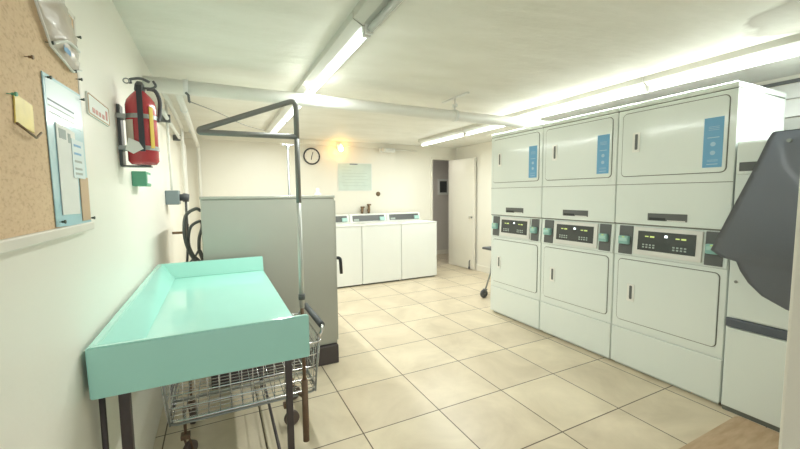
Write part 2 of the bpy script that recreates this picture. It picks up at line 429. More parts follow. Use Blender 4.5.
# pipes and conduits on the left wall
t = thing('wall_pipe', (-0.21, 4.4, 2.1), 'cream pipe running under the ceiling then down the far left corner', 'pipe', 'pipes on the left wall')
bm = B(); tube(bm, round_path([(-0.20, PY+0.05, 2.10), (-0.19, 5.93, 2.10), (-0.19, 5.93, 0.0)], 0.06), 0.022, 12); obj('pipe', bm, 'pipe', t)
for y in (3.5, 4.6): obj('strap', tube(B(), [(-0.2, y, 2.1), (-0.2, y+0.02, 2.1)], 0.028, 12), 'white', t)
t = thing('wall_pipe', (-0.29, 4.0, 2.1), 'thin cream pipe that drops beside the grey socket box', 'pipe', 'pipes on the left wall')
bm = B(); tube(bm, round_path([(-0.29, PY+0.05, 2.12), (-0.29, 4.55, 2.12), (-0.29, 4.55, 0.0)], 0.06), 0.016, 10); obj('pipe', bm, 'pipe', t)
t = thing('wall_pipe', (-0.335, 5.5, 1.9), 'lower cream pipe turning down on the left wall short of the corner', 'pipe', 'pipes on the left wall')
bm = B(); tube(bm, round_path([(-0.32, 3.2, 2.02), (-0.32, 5.3, 2.02), (-0.32, 5.3, 0.0)], 0.06), 0.016, 10); obj('pipe', bm, 'pipe', t)
for y, zz in ((3.5, 2.02), (4.6, 2.02)): obj('strap', box(B(), XL, -0.298, y, y+0.03, zz-0.03, zz+0.03, 0.004), 'darkgrey', t)
t = thing('conduit', (XL, 3.72, 1.46), 'thin cream conduit going up the left wall from the grey socket box', 'conduit')
bm = B(); tube(bm, round_path([(-0.335, 3.72, 1.455), (-0.335, 3.72, 1.6), (-0.335, 3.66, 1.75), (-0.335, 3.66, 2.25)], 0.05), 0.011, 8); obj('tube', bm, 'pipe', t)
t = thing('socket_box', (XL, 3.72, 1.39), 'grey socket box with a black plug on the left wall beside the hoses', 'socket')
obj('box', box(B(), XL, -0.28, 3.62, 3.79, 1.33, 1.45, 0.006), 'elecbox', t)
bm = B(); tube(bm, [(-0.28, 3.72, 1.39), (-0.262, 3.72, 1.39), (-0.25, 3.72, 1.39), (-0.21, 3.72, 1.385)], [0.03, 0.03, 0.04, 0.034], 12); obj('plug', bm, 'rubber', t)
bm = B(); tube(bm, smooth_path([(-0.235, 3.72, 1.36), (-0.235, 3.70, 1.25), (-0.23, 3.60, 1.05), (-0.24, 3.4, 0.8), (-0.28, 3.3, 0.6)]), 0.009, 8); obj('cord', bm, 'rubber', t)
# machine hoses
t = thing('machine_hose', (-0.2, 3.3, 0.8), 'thick grey hoses looping between the left wall and the big grey machine', 'hose')
for pts, r in (([(-0.117, 3.36, 1.285), (-0.15, 3.32, 1.30), (-0.215, 3.3, 1.25), (-0.232, 3.3, 1.12), (-0.215, 3.3, 1.0), (-0.17, 3.3, 0.89), (-0.12, 3.3, 0.78), (-0.118, 3.3, 0.6)], 0.013),
               ([(-0.117, 3.4, 1.19), (-0.13, 3.35, 1.20), (-0.19, 3.33, 1.155), (-0.21, 3.33, 1.03), (-0.18, 3.33, 0.93), (-0.13, 3.33, 0.85), (-0.116, 3.33, 0.6)], 0.011),
               ([(-0.117, 3.5, 1.2), (-0.115, 3.5, 1.14), (-0.14, 3.5, 1.05), (-0.145, 3.5, 0.95), (-0.125, 3.5, 0.86), (-0.118, 3.5, 0.7)], 0.013),
               ([(-0.117, 3.42, 0.9), (-0.14, 3.42, 0.96), (-0.18, 3.42, 0.90), (-0.27, 3.38, 0.80), (-0.34, 3.38, 0.72)], 0.008)):
    obj('hose', tube(B(), smooth_path(pts), r, 10), 'hose', t)
t = thing('valve', (-0.34, 4.0, 1.06), 'small brass hose valve behind the loops of grey hose', 'valve')
bm = B(); tube(bm, [(XL, 4.0, 1.06), (-0.24, 4.0, 1.06)], 0.012, 8); tube(bm, [(-0.26, 4.0, 1.13), (-0.26, 4.0, 1.0)], 0.018, 8); obj('body', bm, 'brass', t)
obj('handle', tube(B(), [(-0.25, 3.96, 1.13), (-0.25, 4.04, 1.13)], 0.01, 8), 'brass', t)
# hanging wire
o = obj('wire', tube(B(), smooth_path([(-0.13, PY+0.055, 2.04), (0.05, 3.3, 2.055), (0.3, 4.2, 2.13), (0.62, 5.27, 2.262)], 5), 0.003, 5), 'darkgrey')
tag(o, 'thin dark wire stretched from the crossing pipe towards the ceiling', 'wire')

# ------------------------------------------------------------------ fire extinguisher
ex, ey = -0.281, 2.07
t = thing('fire_extinguisher', (ex, ey, 1.55), 'red fire extinguisher strapped to the left wall', 'fire extinguisher')
bm = B(); R = 0.065
lathe(bm, [(0.03, 1.555), (R-0.012, 1.558), (R, 1.575), (R, 1.86), (R-0.006, 1.885), (R-0.022, 1.91), (0.03, 1.925), (0.022, 1.935)], (ex, ey, 0), 'Z', 28); obj('cylinder', bm, 'red', t)
bm = B(); lathe(bm, [(0.02, 1.93), (0.024, 1.945), (0.02, 1.97), (0.012, 1.985)], (ex, ey, 0), 'Z', 16); obj('valve', bm, 'darkgrey', t)
bm = B(); tube(bm, round_path([(ex-0.03, ey-0.03, 1.965), (ex-0.035, ey-0.03, 1.985), (ex+0.01, ey-0.02, 2.0), (ex+0.045, ey-0.01, 1.985)], .02), 0.007, 8)
tube(bm, round_path([(ex-0.01, ey, 1.955), (ex+0.05, ey-0.02, 1.95), (ex+0.075, ey-0.02, 1.965), (ex+0.06, ey-0.02, 1.99)], .02), 0.006, 8); obj('handle', bm, 'darkgrey', t)
bm = B(); tube(bm, [(ex-0.045+0.012*math.cos(q*.5236), ey-0.045, 1.972+0.012*math.sin(q*.5236)) for q in range(12)], 0.0035, 6, closed=True); obj('pull_ring', bm, 'steel', t)
bm = B(); tube(bm, smooth_path([(ex+0.03, ey+0.01, 1.955), (ex+0.062, ey+0.02, 1.95), (ex+0.078, ey+0.03, 1.90), (ex+0.074, ey+0.02, 1.82), (ex+0.068, ey, 1.79)]), 0.010, 8); obj('hose', bm, 'rubber', t)
for zz in (1.64, 1.80):
    bm = B(); prism(bm, [(ex+(R+.003)*math.cos(q*.2618), ey+(R+.003)*math.sin(q*.2618)) for q in range(24)], 'Z', zz-0.011, zz+0.011); box(bm, XL, ex-0.02, ey-0.035, ey+0.035, zz-0.011, zz+0.011); obj('strap', bm, 'steel', t)
def arc_patch(a0, a1, z0, z1, m, name, rad=R+0.0045):
    bm = B(); n = 8; A = [math.radians(a0+(a1-a0)*k/n) for k in range(n+1)]
    poly = [(ex+rad*math.cos(q), ey+rad*math.sin(q)) for q in A]+[(ex+(rad-.003)*math.cos(q), ey+(rad-.003)*math.sin(q)) for q in A[::-1]]
    prism(bm, poly, 'Z', z0, z1); return obj(name, bm, m, t)
arc_patch(208, 246, 1.66, 1.78, 'labelb', 'label'); arc_patch(306, 322, 1.64, 1.85, 'yellow', 'label')
bm = B(); prism(bm, [(ex-0.005, ey-R-0.012), (ex+0.018, ey-R-0.010), (ex+0.018, ey-R-0.004), (ex-0.005, ey-R-0.006)], 'Z', 1.62, 1.95); obj('strap', bm, 'black', t, 'vertical black strap')
bm = B(); box(bm, XL, XL+0.014, ey-0.02, ey+0.05, 1.55, 1.86, 0.003); box(bm, XL, ex+0.03, ey-0.01, ey+0.05, 1.545, 1.553, 0.002); obj('wall_bracket', bm, 'darkgrey', t)
bm = B(); prism(bm, [(ex-0.06, 1.625), (ex-0.045, 1.685), (ex-0.005, 1.665), (ex+0.012, 1.632), (ex-0.03, 1.605)], 'Y', ey-R-0.016, ey-R-0.014); obj('inspection_tag', bm, 'paper', t)
bm = B(); box(bm, XL, -0.335, 2.02, 2.50, 1.475, 1.525, 0.004)
t.scale = (0.92, 0.92, 0.873); t.location.z = 1.541; t.location.x -= 0.008
t2 = thing('sign_plate', (XL, 2.26, 1.50), 'small green and white plate on the wall below the fire extinguisher', 'sign')
obj('plate', box(B(), XL, -0.315, 2.22, 2.37, 1.47, 1.545, 0.004), 'green', t2)
obj('print', box(B(), -0.315, -0.312, 2.235, 2.36, 1.485, 1.53), 'paper', t2)
t2.location.y += 0.07; t2.location.z -= 0.015
bm.free()

# ------------------------------------------------------------------ notice board and papers
t = thing('cork_board', (XL, 1.0, 1.32), 'large cork notice board with pale frame on the left wall', 'notice board')
obj('cork', box(B(), XL, XL+0.016, 0.30, 1.475, 1.322, 1.935, 0.001), 'cork', t)
obj('frame', box(B(), XL, XL+0.024, 0.28, 1.50, 1.297, 1.323, 0.004), 'frame', t, 'pale bottom frame rail')
obj('frame', box(B(), XL, XL+0.019, 1.474, 1.49, 1.345, 1.95, 0.003), 'frame', t)
obj('frame', box(B(), XL, XL+0.019, 0.28, 1.49, 1.935, 1.95, 0.003), 'frame', t)
XF = XL+0.0165
t = thing('notice_sheet', (XF, 1.34, 1.34), 'tall glossy light blue notice pinned at the right of the cork board', 'notice')
prism_q = lambda pts, x0, x1: prism(B(), pts, 'X', x0, x1)
obj('sheet', prism_q([(1.205, 1.326), (1.486, 1.318), (1.472, 1.712), (1.193, 1.702)], XF+0.001, XF+0.003), 'paperblue', t)
obj('header', prism_q([(1.205, 1.60), (1.468, 1.60), (1.466, 1.705), (1.205, 1.694)], XF+0.003, XF+0.0034), 'paperpale', t)
for zz, w, m in ((1.642, 0.004, 'ink'), (1.628, 0.003, 'inkgrey'), (1.612, 0.003, 'inkgrey')):
    obj('print', box(B(), XF+0.0034, XF+0.0037, 1.21, 1.40, zz-w/2, zz+w/2), m, t)
t = thing('paper_sheet', (XF+.004, 1.30, 1.39), 'white printed sheet stuck over the light blue notice', 'paper')
obj('sheet', prism_q([(1.245, 1.355), (1.38, 1.352), (1.385, 1.585), (1.245, 1.592)], XF+0.004, XF+0.0055), 'paper', t)
obj('print', prism_q([(1.26, 1.555), (1.31, 1.555), (1.31, 1.58), (1.26, 1.58)], XF+0.0055, XF+0.006), 'inkgrey', t)
obj('print', prism_q([(1.325, 1.55), (1.345, 1.55), (1.345, 1.575), (1.325, 1.575)], XF+0.0055, XF+0.006), 'inkgrey', t)
t = thing('paper_sheet', (XF+.006, 1.39, 1.46), 'narrow white slip with blue print beside the white sheet', 'paper')
obj('sheet', box(B(), XF+0.0062, XF+0.0075, 1.345, 1.445, 1.455, 1.565), 'paperpale', t)
for zz, m in ((1.548, 'inkblue'), (1.525, 'inkblue'), (1.503, 'inkgrey'), (1.482, 'inkgrey'), (1.468, 'inkgrey')):
    obj('print', box(B(), XF+0.0075, XF+0.0079, 1.36, 1.42, zz-0.003, zz+0.003), m, t)
o = obj('card_slip', box(B(), XF+0.0035, XF+0.0055, 1.40, 1.475, 1.330, 1.46), 'tan'); tag(o, 'small tan card at the bottom right of the light blue notice', 'card')
def pin(y, z_, label, m='pin'):
    bm = B(); tube(bm, [(XF, y, z_), (XF+0.006, y, z_), (XF+0.008, y, z_), (XF+0.012, y, z_), (XF+0.013, y, z_), (XF+0.016, y, z_)], [0.001, 0.001, 0.003, 0.003, 0.0048, 0.0045], 8)
    o = obj('push_pin', bm, m); tag(o, label, 'push pin', 'push pins on the cork board')
pin(1.207, 1.692, 'dark push pin at top left corner of the light blue notice')
pin(1.462, 1.697, 'dark push pin at top right corner of the light blue notice')
pin(1.475, 1.335, 'dark push pin at bottom right corner of the light blue notice')
pin(1.222, 1.338, 'dark push pin at bottom left corner of the light blue notice')
pin(1.11, 1.708, 'lone brown push pin left of the light blue notice on bare cork', 'brass')
pin(1.455, 1.755, 'dark push pin on the board edge above the light blue notice')
pin(1.405, 1.764, 'dark push pin at the pointed bottom of the plastic sleeve')
pin(1.475, 1.885, 'dark push pin on the right edge of the board by the sleeve')
pin(1.24, 1.785, 'dark push pin at lower left of the plastic sleeve')
pin(1.015, 1.606, 'green push pin holding the yellow note', 'green')
# clear plastic sleeve, crumpled
bm = B()
c1 = [(1.15, 1.87), (1.24, 1.778), (1.39, 1.758)]; c2 = [(1.37, 1.95), (1.455, 1.87), (1.47, 1.785)]
rows = []
for i in range(9):
    t_ = i/8
    A = Vector((0, c1[0][0], c1[0][1])).lerp(Vector((0, c1[1][0], c1[1][1])), min(1, t_*1.6)) if t_ < .625 else Vector((0, c1[1][0], c1[1][1])).lerp(Vector((0, c1[2][0], c1[2][1])), (t_-.625)/.375)
    C_ = Vector((0, c2[0][0], c2[0][1])).lerp(Vector((0, c2[1][0], c2[1][1])), t_*2) if t_ < .5 else Vector((0, c2[1][0], c2[1][1])).lerp(Vector((0, c2[2][0], c2[2][1])), (t_-.5)*2)
    row = []
    for k in range(9):
        p_ = A.lerp(C_, k/8); bulge = 0.022*math.sin(math.pi*k/8)*math.sin(math.pi*min(1, t_*.8+.2))+0.005*math.sin(i*2.1+k*1.7)
        row.append(bm.verts.new((XF+0.006+max(0, bulge), p_.y, p_.z)))
    rows.append(row)
for i in range(8):
    for k in range(8):
        f = bm.faces.new((rows[i][k], rows[i][k+1], rows[i+1][k+1], rows[i+1][k])); f.smooth = True
g = bmesh.ops.solidify(bm, geom=bm.faces[:], thickness=0.0015)
t = thing('plastic_sleeve', (XF, 1.35, 1.78), 'crumpled clear plastic sleeve hanging at the top of the cork board', 'plastic sleeve')
obj('sleeve', bm, 'plastic', t)
obj('seal', tube(B(), [(XF+0.010, 1.15, 1.87), (XF+0.010, 1.24, 1.778), (XF+0.012, 1.39, 1.758), (XF+0.012, 1.47, 1.785)], 0.003, 6), 'paper', t)
obj('seal', tube(B(), smooth_path([(XF+0.016, 1.24, 1.785), (XF+0.026, 1.31, 1.815), (XF+0.022, 1.42, 1.825)]), 0.004, 6), 'paper', t)
obj('print', box(B(), XF+0.022, XF+0.0225, 1.29, 1.34, 1.785, 1.80), 'inkblue', t)
# yellow note
t = thing('yellow_note', (XF, 1.06, 1.54), 'small yellow note pinned on the left of the cork board', 'note')
obj('sheet', prism_q([(1.035, 1.553), (1.12, 1.545), (1.122, 1.605), (1.04, 1.614)], XF+0.001, XF+0.0035), 'note', t)
obj('clip', tube(B(), [(XF+0.01, 1.02, 1.55), (XF+0.012, 1.10, 1.532), (XF+0.01, 1.135, 1.548)], 0.0025, 6), 'brass', t)
# framed pink sign
t = thing('wall_sign', (XL, 1.71, 1.70), 'small white sign with pink lettering between cork board and extinguisher', 'sign')
obj('plate', prism_q(rrect(1.575, 1.855, 1.682, 1.758, 0.01), XL, XL+0.006), 'paper', t)
bm = B(); tube(bm, [(XL+0.006, y, z_) for y, z_ in rrect(1.58, 1.85, 1.687, 1.753, 0.01)], 0.0022, 6, closed=True); obj('border', bm, 'tan', t)
for k, (y, w) in enumerate(((1.64, .03), (1.68, .03), (1.72, .025), (1.765, .03))):
    obj('print', box(B(), XL+0.006, XL+0.0068, y-w/2, y+w/2, 1.697, 1.713), 'pink', t)
obj('print', box(B(), XL+0.006, XL+0.0068, 1.80, 1.825, 1.70, 1.735), 'pink', t)

t.location.y += 0.03

# ------------------------------------------------------------------ turquoise folding table
TX0, TX1, TY0, TY1, TZ = -0.358, 0.287, 1.365, 2.86, 0.955
t = thing('folding_table', (0, 2.1, 0), 'turquoise laundry folding table with raised rims against the left wall', 'table')
obj('table_top', box(B(), TX0+0.01, TX1, TY0+0.015, TY1-0.01, 0.825, 0.858, 0.004), 'teal', t)
bm = B(); prism(bm, [(TX0-0.005, 0.795), (TX1+0.003, 0.795), (TX1+0.003, TZ), (TX0-0.008, TZ)], 'Y', TY0-0.012, TY0+0.010, 0.004); obj('front_apron', bm, 'teal', t)
bm = B(); prism(bm, [(TX0-0.006, 0.80), (TX0+0.095, 0.858), (TX0+0.018, TZ), (TX0-0.006, TZ)], 'Y', TY0+0.005, TY1, 0.003); obj('side_splash', bm, 'teal', t)
bm = B(); prism(bm, [(TY1+0.012, 0.80), (TY1-0.045, 0.858), (TY1-0.008, TZ), (TY1+0.012, TZ)], 'X', TX0, TX1, 0.003)
obj('back_splash', bm, 'teal', t)
obj('side_apron', box(B(), TX1-0.015, TX1, TY0+0.01, TY1, 0.795, 0.85, 0.003), 'teal', t)
for (x, y, w) in ((-0.300, 1.46, 0.015), (0.222, 1.43, 0.012), (-0.315, 2.78, 0.014), (0.235, 2.78, 0.012)):
    obj('leg', box(B(), x-w, x+w, y-w, y+w, 0.0, 0.826, 0.002), 'legmetal', t)
bm = B(); tube(bm, [(-0.358, 1.45, 0.826), (-0.358, 1.45, 0.0)], 0.009, 8); obj('brace', bm, 'legmetal', t)
bm = B(); tube(bm, [(0.235, 2.78, 0.15), (0.222, 1.43, 0.15)], 0.008, 8); obj('brace', bm, 'legmetal', t)

# ------------------------------------------------------------------ wire laundry cart with hanging rail
CY0, CY1 = 2.0, 2.56
t = thing('laundry_cart', (0.12, 2.28, 0), 'chrome wire laundry cart with tall hanging rail, pushed under the turquoise table', 'cart')
def ring(x0, x1, y0, y1, z_, r=0.06): return round_path([(x0, y0, z_), (x1, y0, z_), (x1, y1, z_), (x0, y1, z_)], r, closed=True)
X0b, X1b = -0.29, 0.50
bm = B()
lv = [(0.30, 0.03), (0.37, 0.022), (0.44, 0.015), (0.51, 0.007), (0.58, 0.0)]
for z_, ins in lv: tube(bm, ring(X0b+ins, X1b-ins, CY0+ins, CY1-ins, z_), 0.0035 if z_ not in (0.30, 0.58) else 0.006, 6, closed=True)
nx = 13
for k in range(nx+1):
    x = X0b+0.05+(X1b-X0b-0.10)*k/nx
    tube(bm, [(x, CY0, 0.58), (x, CY0+0.03, 0.30), (x, CY1-0.03, 0.30), (x, CY1, 0.58)], 0.0024, 5)
for k in range(12):
    y = CY0+0.05+(CY1-CY0-0.10)*k/11
    tube(bm, [(X0b, y, 0.58), (X0b+0.03, y, 0.30), (X1b-0.03, y, 0.30), (X1b, y, 0.58)], 0.0024, 5)
obj('basket', bm, 'chrome', t)
bm = B()
tube(bm, ring(X0b+0.03, X1b-0.03, CY0+0.03, CY1-0.03, 0.285), 0.006, 8, closed=True)
tube(bm, [(X0b+0.03, 2.28, 0.285), (X1b-0.03, 2.28, 0.285)], 0.010, 8)
for x, y in ((X0b+0.02, CY0+0.01), (X1b-0.02, CY0+0.01), (X0b+0.02, CY1-0.01), (X1b-0.02, CY1-0.01)):
    tube(bm, [(x, y, 0.60), (x+(0.02 if x < 0 else -0.02), y+(0.02 if y < 2.2 else -0.02), 0.285)], 0.005, 8)
obj('frame', bm, 'steel', t)
bm = B(); tube(bm, round_path([(0.48, CY0+0.03, 0.58), (0.515, CY0+0.03, 0.65), (0.515, CY1-0.03, 0.65), (0.48, CY1-0.03, 0.58)], 0.05), 0.010, 8); obj('handle', bm, 'chrome', t)
bm = B(); tube(bm, round_path([(0.515, 2.07, 0.65), (0.515, CY1-0.06, 0.65)], 0.04), 0.019, 10); obj('grip', bm, 'rubber', t)
for i, (x, y, rot) in enumerate(((-0.20, 2.17, 0.9), (0.33, 2.22, 0.15), (-0.19, 2.5, 1.3), (0.40, 2.5, 0.5))):
    c = B(); box(c, x-0.022, x+0.022, y-0.022, y+0.022, 0.125, 0.15, 0.003)
    ca, sa = math.cos(rot), math.sin(rot)
    for s in (-1, 1):
        ox, oy = -sa*0.018*s, ca*0.018*s
        tube(c, [(x+ox, y+oy, 0.13), (x+ox+ca*0.012, y+oy+sa*0.012, 0.10), (x+ox+ca*0.025, y+oy+sa*0.025, 0.05)], 0.006, 6)
    tube(c, [(x, y, 0.14), (x, y, 0.29)], 0.008, 8)
    fork = obj('caster', c, 'rust', t)
    wc = Vector((x+ca*0.025, y+sa*0.025, 0.045)); ax = Vector((-sa, ca, 0))
    w = B(); tube(w, [wc-ax*0.013, wc-ax*0.011, wc+ax*0.011, wc+ax*0.013], [0.036, 0.045, 0.045, 0.036], 20); obj('wheel', w, 'wheel', fork)
px, py = 0.387, 1.965
bm = B(); tube(bm, [(px, py, 1.36), (px, py, 1.72)], 0.0128, 12); obj('post', bm, 'raildark', t, 'dark upper post')
bm = B(); tube(bm, [(px, py, 0.80), (px, py, 1.36)], 0.0125, 12); obj('post', bm, 'polelight', t, 'pale upright post')
bm = B(); tube(bm, [(px, py, 0.30), (px, py, 0.82)], 0.010, 10); obj('post', bm, 'rust', t, 'rusty lower post')
bm = B(); tube(bm, [(px, py, 0.05), (px, py, 0.40)], 0.017, 12); tube(bm, [(px, py, 0.30), (px-0.02, CY0+0.05, 0.29)], 0.012, 8); obj('sleeve', bm, 'rust', t)
bm = B(); tube(bm, [(px, py, 0.845), (px, py, 0.875)], 0.018, 10); obj('collar', bm, 'darkgrey', t)
bm = B()
tube(bm, round_path([(px, py, 1.69), (px, py, 1.885), (-0.055, 1.995, 1.712), (-0.055, 1.995, 1.700), (px, py, 1.70)], 0.035, 6), 0.0135, 12)
obj('hanging_rail', bm, 'raildark', t, 'grey bent top rail')

# ------------------------------------------------------------------ big grey machine
GX0, GX1, GY0, GY1, GZ = -0.10, 0.862, 2.935, 3.70, 1.375
t = thing('laundry_machine', (0.38, 3.3, 0), 'big square grey machine on a dark plinth behind the turquoise table', 'machine')
obj('body', box(B(), GX0, GX1, GY0, GY1, 0.16, GZ, 0.006), 'greypanel', t)
obj('lid', box(B(), GX0-0.004, GX1+0.004, GY0-0.006, GY1, GZ, GZ+0.022, 0.004), 'greylip', t)
obj('plinth', box(B(), GX0+0.01, GX1, GY0-0.03, GY1-0.02, 0.0, 0.155, 0.006), 'base', t)
obj('front_panel', box(B(), GX1, GX1+0.014, GY0+0.012, GY1-0.012, 0.18, GZ-0.02, 0.006), 'greylip', t)
bm = B(); lathe(bm, [(0.20, 0.010), (0.24, 0.014), (0.25, 0.022), (0.23, 0.032), (0.16, 0.038)], (GX1, 3.34, 0.80), 'X', 32); dd = obj('door', bm, 'steel', t)
bm = B(); tube(bm, round_path([(GX1+0.018, 3.05, 0.86), (GX1+0.075, 3.05, 0.86), (GX1+0.082, 3.05, 0.72)], 0.025), 0.014, 10); obj('handle', bm, 'black', dd)
o = obj('plastic_bottle', lathe(B(), [(0.03, 0), (0.032, 0.01), (0.018, 0.02), (0.012, 0.035), (0.018, 0.05), (0.012, 0.058)], (0.80, 3.22, 1.398), 'Z', 14), 'white'); tag(o, 'small white bottle sitting on top of the big grey machine', 'bottle')
# floor squeegee standing behind
t = thing('floor_squeegee', (0.66, 3.78, 0), 'upturned squeegee with T shaped head standing behind the big grey machine', 'squeegee')
obj('handle', tube(B(), [(0.652, 3.78, 0.0), (0.655, 3.78, 1.885)], 0.011, 8), 'steel', t)
bm = B(); box(bm, 0.60, 0.715, 3.77, 3.79, 1.885, 1.90, 0.003); box(bm, 0.64, 0.67, 3.765, 3.795, 1.85, 1.888, 0.004); obj('head', bm, 'steel', t)

# ------------------------------------------------------------------ stacked dryers
def make_dryer(yc, label):
    xf = 2.872; w = 0.372
    t = thing('stacked_dryer', (3.2, yc, 0), label, 'dryer', 'stacked dryers along the right wall')
    Y = lambda u: yc+u
    bm = B()
    box(bm, xf+0.008, 3.53, Y(-w), Y(w), 0.03, 1.15, 0.004)
    box(bm, xf+0.03, 3.5, Y(-w+0.02), Y(w-0.02), 0.0, 0.035)
    obj('lower_cabinet', bm, 'enamel', t)
    obj('toe_panel', box(B(), xf-0.004, xf+0.02, Y(-w+.002), Y(w-.002), 0.022, 0.315, 0.006), 'enamel', t)
    obj('lower_front', box(B(), xf, xf+0.02, Y(-w+.002), Y(w-.002), 0.319, 0.905, 0.005), 'enamel', t)
    bm = B(); box(bm, xf-0.006, 3.53, Y(-w), Y(w), 1.155, 2.026, 0.006); obj('upper_cabinet', bm, 'enamel', t)
    obj('top_cap', box(B(), xf-0.008, 3.535, Y(-w), Y(w), 2.031, 2.068, 0.008), 'enamel', t)
    obj('bounce_cut_panel', box(B(), xf+0.02, 3.51, Y(-w+0.02), Y(w-0.02), 2.062, 2.0705), 'bouncecut', t)  # unseen sheet added so white dryer tops bounce less light onto the ceiling
    bm = B(); box(bm, xf-0.0075, xf-0.004, Y(-w+.001), Y(w-.001), 1.456, 1.460); obj('seam', bm, 'seam', t)
    obj('seam', box(B(), xf+0.0, 3.52, Y(-w+.002), Y(w-.002), 2.024, 2.033), 'seam', t)
    obj('seam', box(B(), xf-0.002, 3.5, Y(-w+.003), Y(w-.003), 1.148, 1.158), 'seam', t)
    # doors
    def door(z0, z1, x, hz0, hz1, nm):
        bm = B(); prism(bm, rrect(Y(-0.336), Y(0.336), z0-0.005, z1+0.005, 0.033), 'X', x-0.0015, x+0.004); obj('door_gasket', bm, 'seam', t)
        bm = B(); prism(bm, rrect(Y(-0.331), Y(0.331), z0, z1, 0.028), 'X', x-0.007, x-0.001, 0.002); dr = obj('door', bm, 'enamel', t, nm)
        bm = B(); prism(bm, rrect(Y(0.197), Y(0.252), hz0, hz1, 0.006), 'X', x-0.011, x-0.006); h = obj('handle', bm, 'enamel2', dr)
        bm = B(); prism(bm, rrect(Y(0.213), Y(0.233), hz0+0.018, hz1-0.012, 0.006), 'X', x-0.0125, x-0.0105); obj('handle_recess', bm, 'darkgrey', dr)
        return dr, x-0.007
    du, xs = door(1.522, 1.995, xf-0.006, 1.70, 1.845, 'upper door')
    dl, _ = door(0.385, 0.872, xf, 0.55, 0.685, 'lower door')
    # blue instruction sticker
    obj('sticker', box(B(), xs-0.0015, xs+0.001, Y(-0.312), Y(-0.207), 1.553, 1.868), 'blue', du, 'blue instruction sticker')
    bm = B(); tx = xs-0.0022
    for zc in (1.70, 1.645):
        bm2 = B(); lathe(bm2, [(0.0145, 0), (0.0145, 0.0008)], (tx, Y(-0.26), zc), 'X', 16); merge(bm, bm2)
    for zc, hw in ((1.742, 0.032), (1.573, 0.030)): box(bm, tx, tx+0.0008, Y(-0.26-hw), Y(-0.26+hw), zc-0.003, zc+0.003)
    for zc in (1.81, 1.80, 1.79, 1.60, 1.592): box(bm, tx, tx+0.0008, Y(-0.29), Y(-0.232), zc-0.0015, zc+0.0015)
    obj('print', bm, 'bluepale', du)
    # vent / name plate slot
    pl = obj('name_plate', box(B(), xf-0.0100, xf-0.0050, Y(-0.135), Y(0.122), 1.190, 1.243, 0.002), 'darkgrey', t)
    bm = B(); box(bm, xf-0.0105, xf-0.0098, Y(0.0), Y(0.11), 1.193, 1.212); obj('slot', bm, 'black', pl)
    obj('plate_tab', box(B(), xf-0.0105, xf-0.0098, Y(-0.125), Y(-0.01), 1.191, 1.197), 'white', pl)
    # sloped control zone: back panel, centre bezel, display, card readers
    def slab(u0, u1, z0, z1, th, m, nm, par=t, off=0.0):
        f = lambda z_: xf+0.012-(1.15-z_)*0.055-off
        bm = B(); prism(bm, [(f(z0)-th, z0), (f(z0), z0), (f(z1), z1), (f(z1)-th, z1)], 'Y', Y(u0), Y(u1), 0.002 if th > .004 else 0); return obj(nm, bm, m, par)
    slab(-w+.004, w-.004, 0.908, 1.145, 0.006, 'enamel', 'control_backplate')
    bz = slab(-0.232, 0.213, 0.928, 1.135, 0.014, 'white', 'control_bezel', off=0.005)
    dp = slab(-0.197, 0.182, 0.965, 1.108, 0.003, 'display', 'display', bz, off=0.019)
    for s, u in ((1, 0.10), (-1, -0.105)):
        bm = B()
        for r_ in range(2):
            for c_ in range(4): box(bm, 0, 0.001, Y(u-0.04+c_*0.024), Y(u-0.04+c_*0.024+0.014), 0.985+r_*0.018, 0.985+r_*0.018+0.010)
        for v in bm.verts: v.co.x += xf+0.012-(1.15-v.co.z)*0.055-0.0235
        obj('button', bm, 'button', dp)
        bm = B(); box(bm, 0, 0.001, Y(u-0.035), Y(u-0.005), 1.064, 1.075); box(bm, 0, 0.001, Y(u+0.005), Y(u+0.03), 1.066, 1.074)
        for v in bm.verts: v.co.x += xf+0.012-(1.15-v.co.z)*0.055-0.0235
        obj('digits', bm, 'led', dp)
    bm = B(); box(bm, 0, 0.001, Y(-0.022), Y(-0.004), 1.072, 1.086, 0.0003)
    for v in bm.verts: v.co.x += xf+0.012-(1.15-v.co.z)*0.055-0.0235
    obj('lamp', bm, 'ledw', dp)
    for u0, u1 in ((0.228, 0.335), (-0.345, -0.245)):
        rd = slab(u0, u1, 0.918, 1.138, 0.006, 'darkgrey', 'card_reader', off=0.005)
        f = xf-0.003
        bm = B(); box(bm, f-0.034, f-0.002, Y(u0+0.015), Y(u1-0.012), 0.995, 1.06, 0.008); obj('reader_head', bm, 'teal_box', rd)
        obj('card_slot', box(B(), f-0.040, f-0.030, Y(u0+0.022), Y(u1-0.022), 1.02, 1.045, 0.003), 'pale_teal', rd)
        bm = B(); box(bm, f-0.036, f-0.033, Y((u0+u1)/2-0.008), Y((u0+u1)/2+0.008), 1.048, 1.056); obj('lamp', bm, 'led', rd)
    return t
d0 = make_dryer(1.506, 'white stacked dryer nearest the camera, beside the slate cover')
d1 = copy_tree(d0); d1.location.y = 2.256; d1['label'] = 'middle one of the three white stacked dryers'
d2 = copy_tree(d0); d2.location.y = 3.006; d2['label'] = 'white stacked dryer farthest back, next to the small cart'

